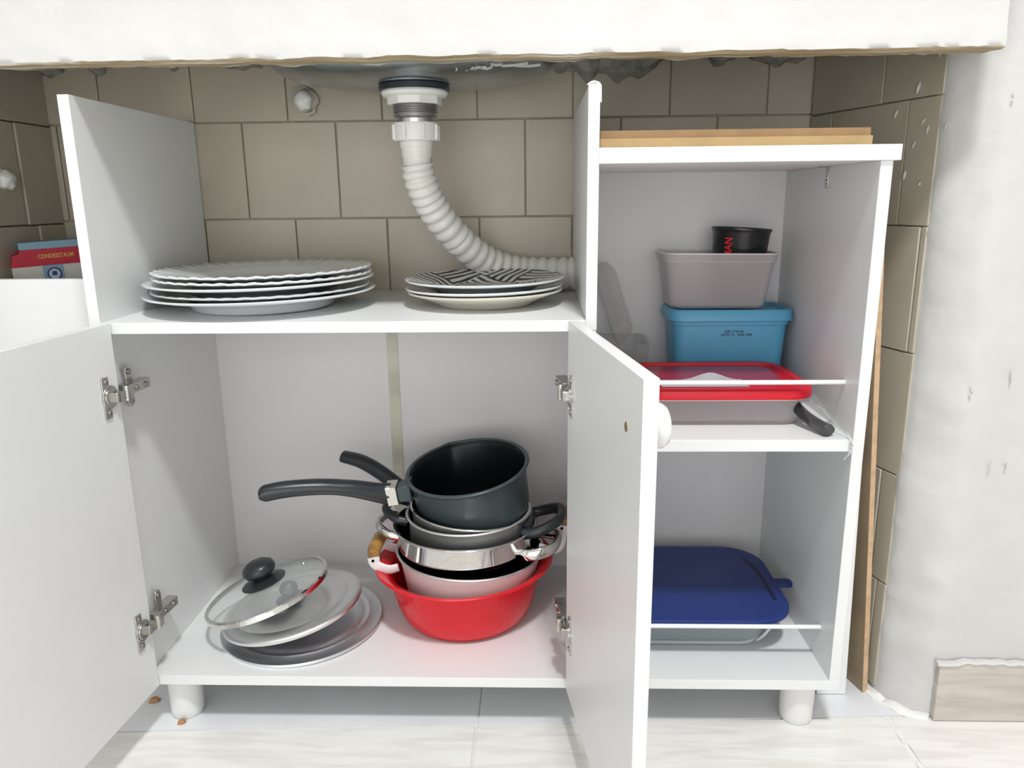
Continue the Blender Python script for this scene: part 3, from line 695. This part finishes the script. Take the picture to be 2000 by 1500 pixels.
wood_handle(pd, -1, z=0.090, out=0.144, lift=0.012); wood_handle(pd, 1, z=0.112, out=0.141, lift=0.034, half=0.028, yo=0.026)
# polished steel pan with loop handles
pc = pot('steel_pan', 'shallow polished steel pan with loop handles, above the wooden-handled casserole', (0.4270, 0.172, 0.1965), rotm(0.0, 0.0), [(0.090, 0), (0.0975, 0.002), (0.1025, 0.007), (0.1036, 0.012), (0.1036, 0.036), (0.1055, 0.0400), (0.1095, 0.0418)], 0.0014, 'chrome', 'panin', 'pan')
def loop(p, path, rad, m, name='handle', up=(0, 0, 1)): return obj(name, tube(spline(path, 8), rad, 14, up=up), m, p, sharp=60)
a0 = -0.62
def loop_handle(p, ang, R, reach, half, z, zt, rad, m):
    c, s = math.cos(ang), math.sin(ang)
    pt = lambda x, y, zz: (x*c-y*s, x*s+y*c, zz)
    loop(p, [pt(R, -half, z), pt(R+reach*0.45, -half*1.05, z+(zt-z)*0.4), pt(R+reach*0.9, -half*0.7, zt), pt(R+reach, 0, zt), pt(R+reach*0.9, half*0.7, zt), pt(R+reach*0.45, half*1.05, z+(zt-z)*0.4), pt(R, half, z)], rad, m)
loop_handle(pc, math.radians(-16), 0.095, 0.050, 0.038, 0.016, 0.022, (0.0050, 0.0095), 'chrome')
loop_handle(pc, math.radians(170), 0.096, 0.041, 0.032, 0.020, 0.032, (0.0050, 0.0072), 'chrome')
# brushed steel pot with black loop handles
pb = pot('steel_pot', 'brushed steel pot with black loop handles, middle of the pot stack', (0.4335, 0.172, 0.1990), rotm(0.02, 0.02), [(0.084, 0), (0.0875, 0.004), (0.0905, 0.012), (0.0905, 0.048), (0.0925, 0.055), (0.0940, 0.0585)], 0.0013, 'potsteel', 'steel')
loop_handle(pb, math.radians(-6), 0.088, 0.054, 0.036, 0.036, 0.052, (0.0070, 0.0085), 'bakelite')
loop_handle(pb, math.radians(172), 0.088, 0.040, 0.030, 0.046, 0.060, (0.0062, 0.0072), 'bakelite')
obj('handle_mount', tube([(0.086, -0.036, 0.036), (0.092, -0.015, 0.040), (0.092, 0.012, 0.042), (0.086, 0.034, 0.040)], (0.010, 0.011), 12), 'bakelite', pb)
# saucepan nested in it, its long handle pointing back left
pa = pot('saucepan', 'steel rimmed saucepan with black handle pointing back left', (0.4325, 0.172, 0.2095), rotm(-0.075, 0.0), [(0.080, 0), (0.084, 0.004), (0.086, 0.02), (0.0885, 0.046), (0.0915, 0.0530)], 0.0012, 'alu', 'panin', mrim='chrome')
def long_handle(p, pts, wid, m='bakelite'):
    P = spline(pts, 10)
    return obj('handle', tube(P, wid, 18), m, p, sharp=50)
long_handle(pa, [(-0.086, 0.030, 0.044), (-0.115, 0.040, 0.058), (-0.150, 0.052, 0.076), (-0.182, 0.062, 0.088), (-0.214, 0.070, 0.092)], lambda t: (0.0095+0.004*t, 0.0105+0.002*math.sin(math.pi*t)-0.001*t))
# black saucepan with pouring lip on top
bk = rotm(0.1225, 0.135)
def lip(r, z, a):
    da = (a-math.radians(112)+math.pi) % (2*math.pi)-math.pi
    k = math.exp(-(da/0.13)**2)*max(0, (z-0.045)/0.035)
    return r+0.0070*k, z-0.0015*k
cb = Vector((0.4322, 0.170, 0.3276)) - (bk.to_matrix() @ Vector((0, 0, 0.080)))
pk = pot('saucepan', 'black saucepan with pouring lip and long handle, top of the stack', cb, bk, [(0.078, 0), (0.0835, 0.0035), (0.0860, 0.012), (0.0878, 0.070), (0.0900, 0.074), (0.0925, 0.0785)], 0.0028, 'panout', 'panin', fn=lip, rim_r=0.0020)
obj('handle_socket', loft([[(-0.084, y, z) for y, z in [(-0.036, 0.048), (-0.006, 0.048), (-0.006, 0.078), (-0.036, 0.078)]], [(-0.104, y, z) for y, z in [(-0.040, 0.052), (-0.018, 0.052), (-0.018, 0.0755), (-0.040, 0.0755)]]]), 'panout', pk, bevel=0.002)
obj('ferrule', loft([[(x, yc+dy, zc+dz) for dy, dz in [(-0.0125, -0.0165), (0.0125, -0.0165), (0.0125, 0.0150), (-0.0125, 0.0150)]] for x, yc, zc in ((-0.1035, -0.0295, 0.0645), (-0.1190, -0.0350, 0.0675))]), 'chrome', pk, bevel=0.0015)
long_handle(pk, [(-0.1185, -0.035, 0.0660), (-0.135, -0.040, 0.0740), (-0.165, -0.050, 0.0900), (-0.200, -0.060, 0.1030), (-0.235, -0.070, 0.1110), (-0.262, -0.078, 0.1145), (-0.286, -0.085, 0.1150)],
            lambda t: (0.0118-0.001*t+0.002*math.sin(math.pi*t), (0.0175-0.0070*min(1, t*2.4)+0.002*t) * (1 if t < 0.93 else 1-((t-0.93)/0.07)**2*0.55)))
obj('grip_recess', tube(spline([(-0.150, -0.046, 0.0935), (-0.165, -0.050, 0.1012), (-0.185, -0.0556, 0.1090), (-0.200, -0.060, 0.1140)], 6), lambda t: (0.0045*math.sin(math.pi*(0.1+0.8*t))+0.001, 0.0012), 10), 'rubber', pk)
obj('grip_recess', tube(spline([(-0.238, -0.071, 0.1225), (-0.250, -0.0745, 0.1240), (-0.266, -0.079, 0.1262)], 6), lambda t: (0.0050*math.sin(math.pi*(0.1+0.8*t))+0.001, 0.0014), 10), 'rubber', pk)

# ------------------------------------------------------------ side column, upper shelf
ZM = 0.4222
# tray with red lid
ty = thing('food_container', 'clear shallow food container with red lid on the middle side shelf', 'container', (0.785, 0.136, ZM))
secs = [rrect(0.206, 0.138, 0.028, 0), rrect(0.212, 0.146, 0.03, 0.004), rrect(0.220, 0.158, 0.032, 0.038), rrect(0.226, 0.165, 0.034, 0.0405)]
ins = [rrect(0.222, 0.161, 0.032, 0.0405), rrect(0.216, 0.154, 0.030, 0.038), rrect(0.208, 0.142, 0.028, 0.006), rrect(0.200, 0.132, 0.026, 0.0035)]
obj('tray', loft(secs+ins), 'traywall', ty, sharp=40)
ring = [Vector(p) for p in rrect(0.227, 0.168, 0.034, 0.0375)]
obj('tray_lip', tube(ring+[ring[0]], 0.0014, 8, caps=False), 'frostrim', ty, sharp=60)
lw_, ld_ = 0.234, 0.178
ld = loft([rrect(lw_, ld_, 0.036, 0.0385), rrect(lw_+0.002, ld_+0.002, 0.037, 0.041), rrect(lw_, ld_, 0.036, 0.0500), rrect(lw_-0.006, ld_-0.006, 0.034, 0.0525), rrect(lw_-0.024, ld_-0.024, 0.030, 0.0525), rrect(lw_-0.028, ld_-0.028, 0.028, 0.0485), rrect(lw_-0.036, ld_-0.036, 0.027, 0.0485), rrect(lw_-0.04, ld_-0.04, 0.026, 0.0500)], cap0=True)
obj('lid', ld, 'redlid', ty, sharp=35)
obj('lid_panel', loft([rrect(lw_-0.056, ld_-0.060, 0.020, 0.0499), rrect(lw_-0.058, ld_-0.062, 0.019, 0.0512)]), 'redmid', ty)
pp = B(); G = []
for i in range(21):
    row = []
    for j in range(7):
        x = i/20*0.115; y = j/6*0.040
        row.append(pp.verts.new((x, y, 0.0006+0.010*math.exp(-((x-0.072)/0.022)**2)*(j/6)**1.5)))
    G.append(row)
for i in range(20):
    for j in range(6): pp.faces.new((G[i][j], G[i+1][j], G[i+1][j+1], G[i][j+1]))
bmesh.ops.solidify(pp, geom=pp.faces[:], thickness=0.0003)
tag(obj('paper_sheet', pp, 'paper', loc=(0.700, 0.058, 0.4755)), 'white paper scrap lying on the red lid behind the rail', 'paper')
# sky blue tub
tb = thing('storage_tub', 'sky blue plastic tub with lid behind the red lidded container', 'container', (0.8325, 0.279, ZM))
obj('tub', loft([rrect(0.158, 0.082, 0.014, 0), rrect(0.160, 0.084, 0.016, 0.003), rrect(0.172, 0.092, 0.018, 0.105), rrect(0.176, 0.095, 0.018, 0.106), rrect(0.177, 0.096, 0.018, 0.113)]), 'blue', tb, sharp=35)
obj('lid', loft([rrect(0.186, 0.103, 0.020, 0.1125), rrect(0.188, 0.105, 0.021, 0.1135), rrect(0.185, 0.102, 0.020, 0.1270), rrect(0.181, 0.098, 0.019, 0.1295), rrect(0.168, 0.086, 0.016, 0.1295), rrect(0.164, 0.082, 0.015, 0.1250)]), 'blue', tb, sharp=35)
o = text('APR 17 03 04', 0.0046, 'darkink', tb, (0.004, -0.0468, 0.0965), (math.pi/2-0.04, 0, 0), sx=1.1)
o = text('LOTE 111  18:20 1309', 0.0046, 'darkink', tb, (0.008, -0.0464, 0.0915), (math.pi/2-0.04, 0, 0), sx=1.1)
# frosted bin standing on the tub
fb = thing('storage_tub', 'frosted clear plastic tub standing on the blue tub', 'container', (0.8125, 0.280, 0.5525), (0, math.radians(0.6), 0))
k0 = [rrect(0.138, 0.070, 0.016, 0), rrect(0.146, 0.078, 0.018, 0.004), rrect(0.164, 0.092, 0.019, 0.070), rrect(0.1685, 0.0955, 0.019, 0.0705), rrect(0.1705, 0.098, 0.020, 0.082)]
k1 = [rrect(0.1675, 0.095, 0.018, 0.082), rrect(0.1655, 0.0925, 0.018, 0.072), rrect(0.161, 0.089, 0.018, 0.069), rrect(0.143, 0.075, 0.017, 0.005), rrect(0.134, 0.066, 0.015, 0.003)]
obj('tub', loft(k0+k1), 'frost', fb, sharp=40)
obj('rim', loft([rrect(0.1740, 0.1010, 0.0205, 0.0815), rrect(0.1740, 0.1010, 0.0205, 0.0833), rrect(0.1675, 0.0945, 0.018, 0.0833), rrect(0.1675, 0.0945, 0.018, 0.0815)]+[rrect(0.1740, 0.1010, 0.0205, 0.0815)], cap0=False, cap1=False), 'frostrim', fb)
obj('rim_step', loft([rrect(0.1665, 0.0940, 0.0188, 0.0702), rrect(0.1672, 0.0947, 0.0188, 0.0714)], cap0=False, cap1=False), 'frostrim', fb)
# black cup in the bin
cup = thing('plastic_cup', 'black plastic cup with red lettering standing in the frosted tub', 'cup', (0.8450, 0.279, 0.5600), rotm(-0.055, 0.0))
obj('cup_body', lathe([(0, 0), (0.0330, 0), (0.0345, 0.002), (0.0425, 0.104), (0.0440, 0.1075), (0.0450, 0.1085), (0.0448, 0.1110), (0.0430, 0.1110), (0.0410, 0.104), (0.0330, 0.004), (0, 0.004)], 64), 'blackcup', cup, sharp=40)
def wrapcup(co):
    # text x runs up the cup, text y runs round it
    up = co.x; ang = math.radians(-128) - co.y/0.040
    z = 0.082+up; r = 0.0345+0.008*(z/0.104)+0.0004
    return Vector((r*math.cos(ang), r*math.sin(ang), z))
text('MAN', 0.0160, 'redink', cup, (0, 0, 0), (0, 0, 0), wrap=wrapcup, ext=0.0, sx=0.85)
def red_sash():
    bm = B(); prev = None
    for i in range(14):
        z = 0.05+0.046*i/13; a = math.radians(-40+26*(i/13)**1.3); r = 0.0345+0.008*(z/0.104)+0.0005
        w = 0.10*(1-i/15)
        cur = [bm.verts.new((r*math.cos(a+q), r*math.sin(a+q), z)) for q in (-w, w)]
        if prev: bm.faces.new((prev[0], prev[1], cur[1], cur[0]))
        prev = cur
    return bm
obj('red_print', red_sash(), 'redink', cup)
# clear containers in the left corner
c1 = thing('clear_container', 'clear plastic box lying in the corner beside the blue tub', 'container', (0.664, 0.276, ZM))
def shell(w, dd, h, r, th, fl=0.004):
    return loft([rrect(w-0.02, dd-0.02, r, 0), rrect(w-0.012, dd-0.012, r, 0.004), rrect(w, dd, r, h-0.002), rrect(w+fl*2, dd+fl*2, r+fl, h-0.001), rrect(w+fl*2, dd+fl*2, r+fl, h), rrect(w-th, dd-th, r, h), rrect(w-0.012-th, dd-0.012-th, r, 0.005), rrect(w-0.022-th, dd-0.022-th, r, 0.003)])
obj('tub', shell(0.094, 0.10, 0.078, 0.015, 0.003), 'clear', c1)
bm = shell(0.088, 0.094, 0.030, 0.012, 0.003)
c2 = thing('clear_container', 'clear plastic clamshell tray leaning on the divider above the clear box', 'container', (0.690, 0.270, 0.508), (0, math.radians(-108), 0))
bmesh.ops.scale(bm, vec=(1.42, 1, 1), verts=bm.verts); bmesh.ops.translate(bm, vec=(0.064, 0, 0), verts=bm.verts)
obj('tray', bm, 'clear', c2)
# knife with black handle, mostly under the container
kf = thing('knife', 'black handled knife poking out beside the red lidded container', 'knife', (0.893, 0.035, ZM))
obj('handle', tube(spline([(-0.019, 0.048, 0.027), (-0.013, 0.036, 0.024), (-0.006, 0.018, 0.016), (0.002, 0.0, 0.0105), (0.0085, -0.017, 0.0085), (0.0110, -0.0235, 0.0085)], 8), lambda t: (0.0062+0.0022*t, (0.0085 if t < 0.25 else 0.0072+0.001*t) if t < 0.97 else 0.006), 18), 'bakelite', kf, sharp=50)
obj('blade', loft([[(-0.021+x, 0.050, z) for x, z in ((-0.0006, 0.020), (0.0006, 0.020), (0.0008, 0.034), (-0.0008, 0.034))], [(-0.022+x, 0.072, z) for x, z in ((-0.0005, 0.0185), (0.0005, 0.0185), (0.0008, 0.032), (-0.0008, 0.032))]]), 'chrome', kf)
# thin plastic bag over the knife
fm = B(); G = []
for i in range(25):
    row = []; u = i/24
    for j in range(17):
        v_ = j/16
        x = 0.880+0.046*math.sin(v_*math.pi/2)
        y = 0.115-0.118*u-0.012*math.sin(v_*math.pi)
        z = ZM+0.0010+(0.045*(1-u)**0.7+0.004)*math.cos(v_*math.pi/2)+0.0028*noise.noise(Vector((u*9, v_*7, 2)))*(1 if v_ < 0.95 else 0)
        row.append(fm.verts.new((x, y, max(z, ZM+0.0006))))
    G.append(row)
for i in range(24):
    for j in range(16): fm.faces.new((G[i][j], G[i+1][j], G[i+1][j+1], G[i][j+1]))
pb_ = obj('plastic_bag', fm, 'film'); tag(pb_, 'thin clear plastic bag over the knife at the shelf edge', 'bag')
tl = tube([lumpy(Vector(p), 90, 0.002) for p in spline([(0.882, 0.100, ZM+0.040), (0.905, 0.055, ZM+0.027), (0.920, 0.020, ZM+0.010), (0.9265, -0.001, ZM+0.001), (0.9262, -0.0035, ZM-0.012), (0.918, -0.004, ZM-0.026)], 8)], lambda t: (0.0008+0.0028*max(0, 1-abs(t-0.72)*4), 0.0009), 8)
obj('bag_edge', tl, 'frost', pb_)

# ------------------------------------------------------------ side column, bottom: glass dish with navy lid
ds = thing('baking_dish', 'rectangular glass baking dish with navy blue lid on the cabinet bottom', 'dish', (0.765, 0.168, ZB))
gs = [rrect(0.190, 0.165, 0.030, 0), rrect(0.204, 0.176, 0.034, 0.003), rrect(0.232, 0.198, 0.042, 0.046), rrect(0.250, 0.212, 0.050, 0.050)]
gi = [rrect(0.250, 0.212, 0.050, 0.053), rrect(0.224, 0.190, 0.040, 0.050), rrect(0.196, 0.168, 0.032, 0.007), rrect(0.184, 0.158, 0.028, 0.005)]
obj('glass_dish', loft(gs+gi), 'glassdish', ds, sharp=40)
nl = loft([rrect(0.276, 0.234, 0.060, 0.050, k=10), rrect(0.280, 0.238, 0.062, 0.0515, k=10), rrect(0.279, 0.237, 0.0615, 0.0575, k=10), rrect(0.274, 0.232, 0.059, 0.0590, k=10), rrect(0.262, 0.220, 0.054, 0.0590, k=10), rrect(0.252, 0.210, 0.046, 0.0585, k=10)])
obj('lid', nl, 'navy', ds, sharp=40)
obj('lid_tab', loft([rrect(0.036, 0.020, 0.009, 0.0505, cx=0.148, cy=0.0), rrect(0.036, 0.020, 0.009, 0.0565, cx=0.148, cy=0.0)]), 'navy', ds, bevel=0.001)
obj('lid_groove', tube([(0.1215, -0.060, 0.0584), (0.1215, 0.0, 0.0584), (0.1195, 0.040, 0.0584), (0.110, 0.072, 0.0584)], lambda t: (0.0030+0.0012*t, 0.0013), 8), 'navydark', ds)
ring = [Vector(p) for p in rrect(0.194, 0.168, 0.031, 0.0035)]
obj('base_edge', tube(ring+[ring[0]], 0.0026, 8, caps=False), 'glassedge', ds, sharp=60)
ring = [Vector(p) for p in rrect(0.236, 0.200, 0.043, 0.0475)]
obj('top_edge', tube(ring+[ring[0]], 0.0024, 8, caps=False), 'glassedge', ds, sharp=60)
for cx_ in (0.085,):
    obj('corner_edge', tube(spline([(0.093, -0.078, 0.004), (0.100, -0.083, 0.014), (0.109, -0.089, 0.034), (0.112, -0.091, 0.047)], 6), 0.0022, 8), 'glassedge', ds, sharp=60)
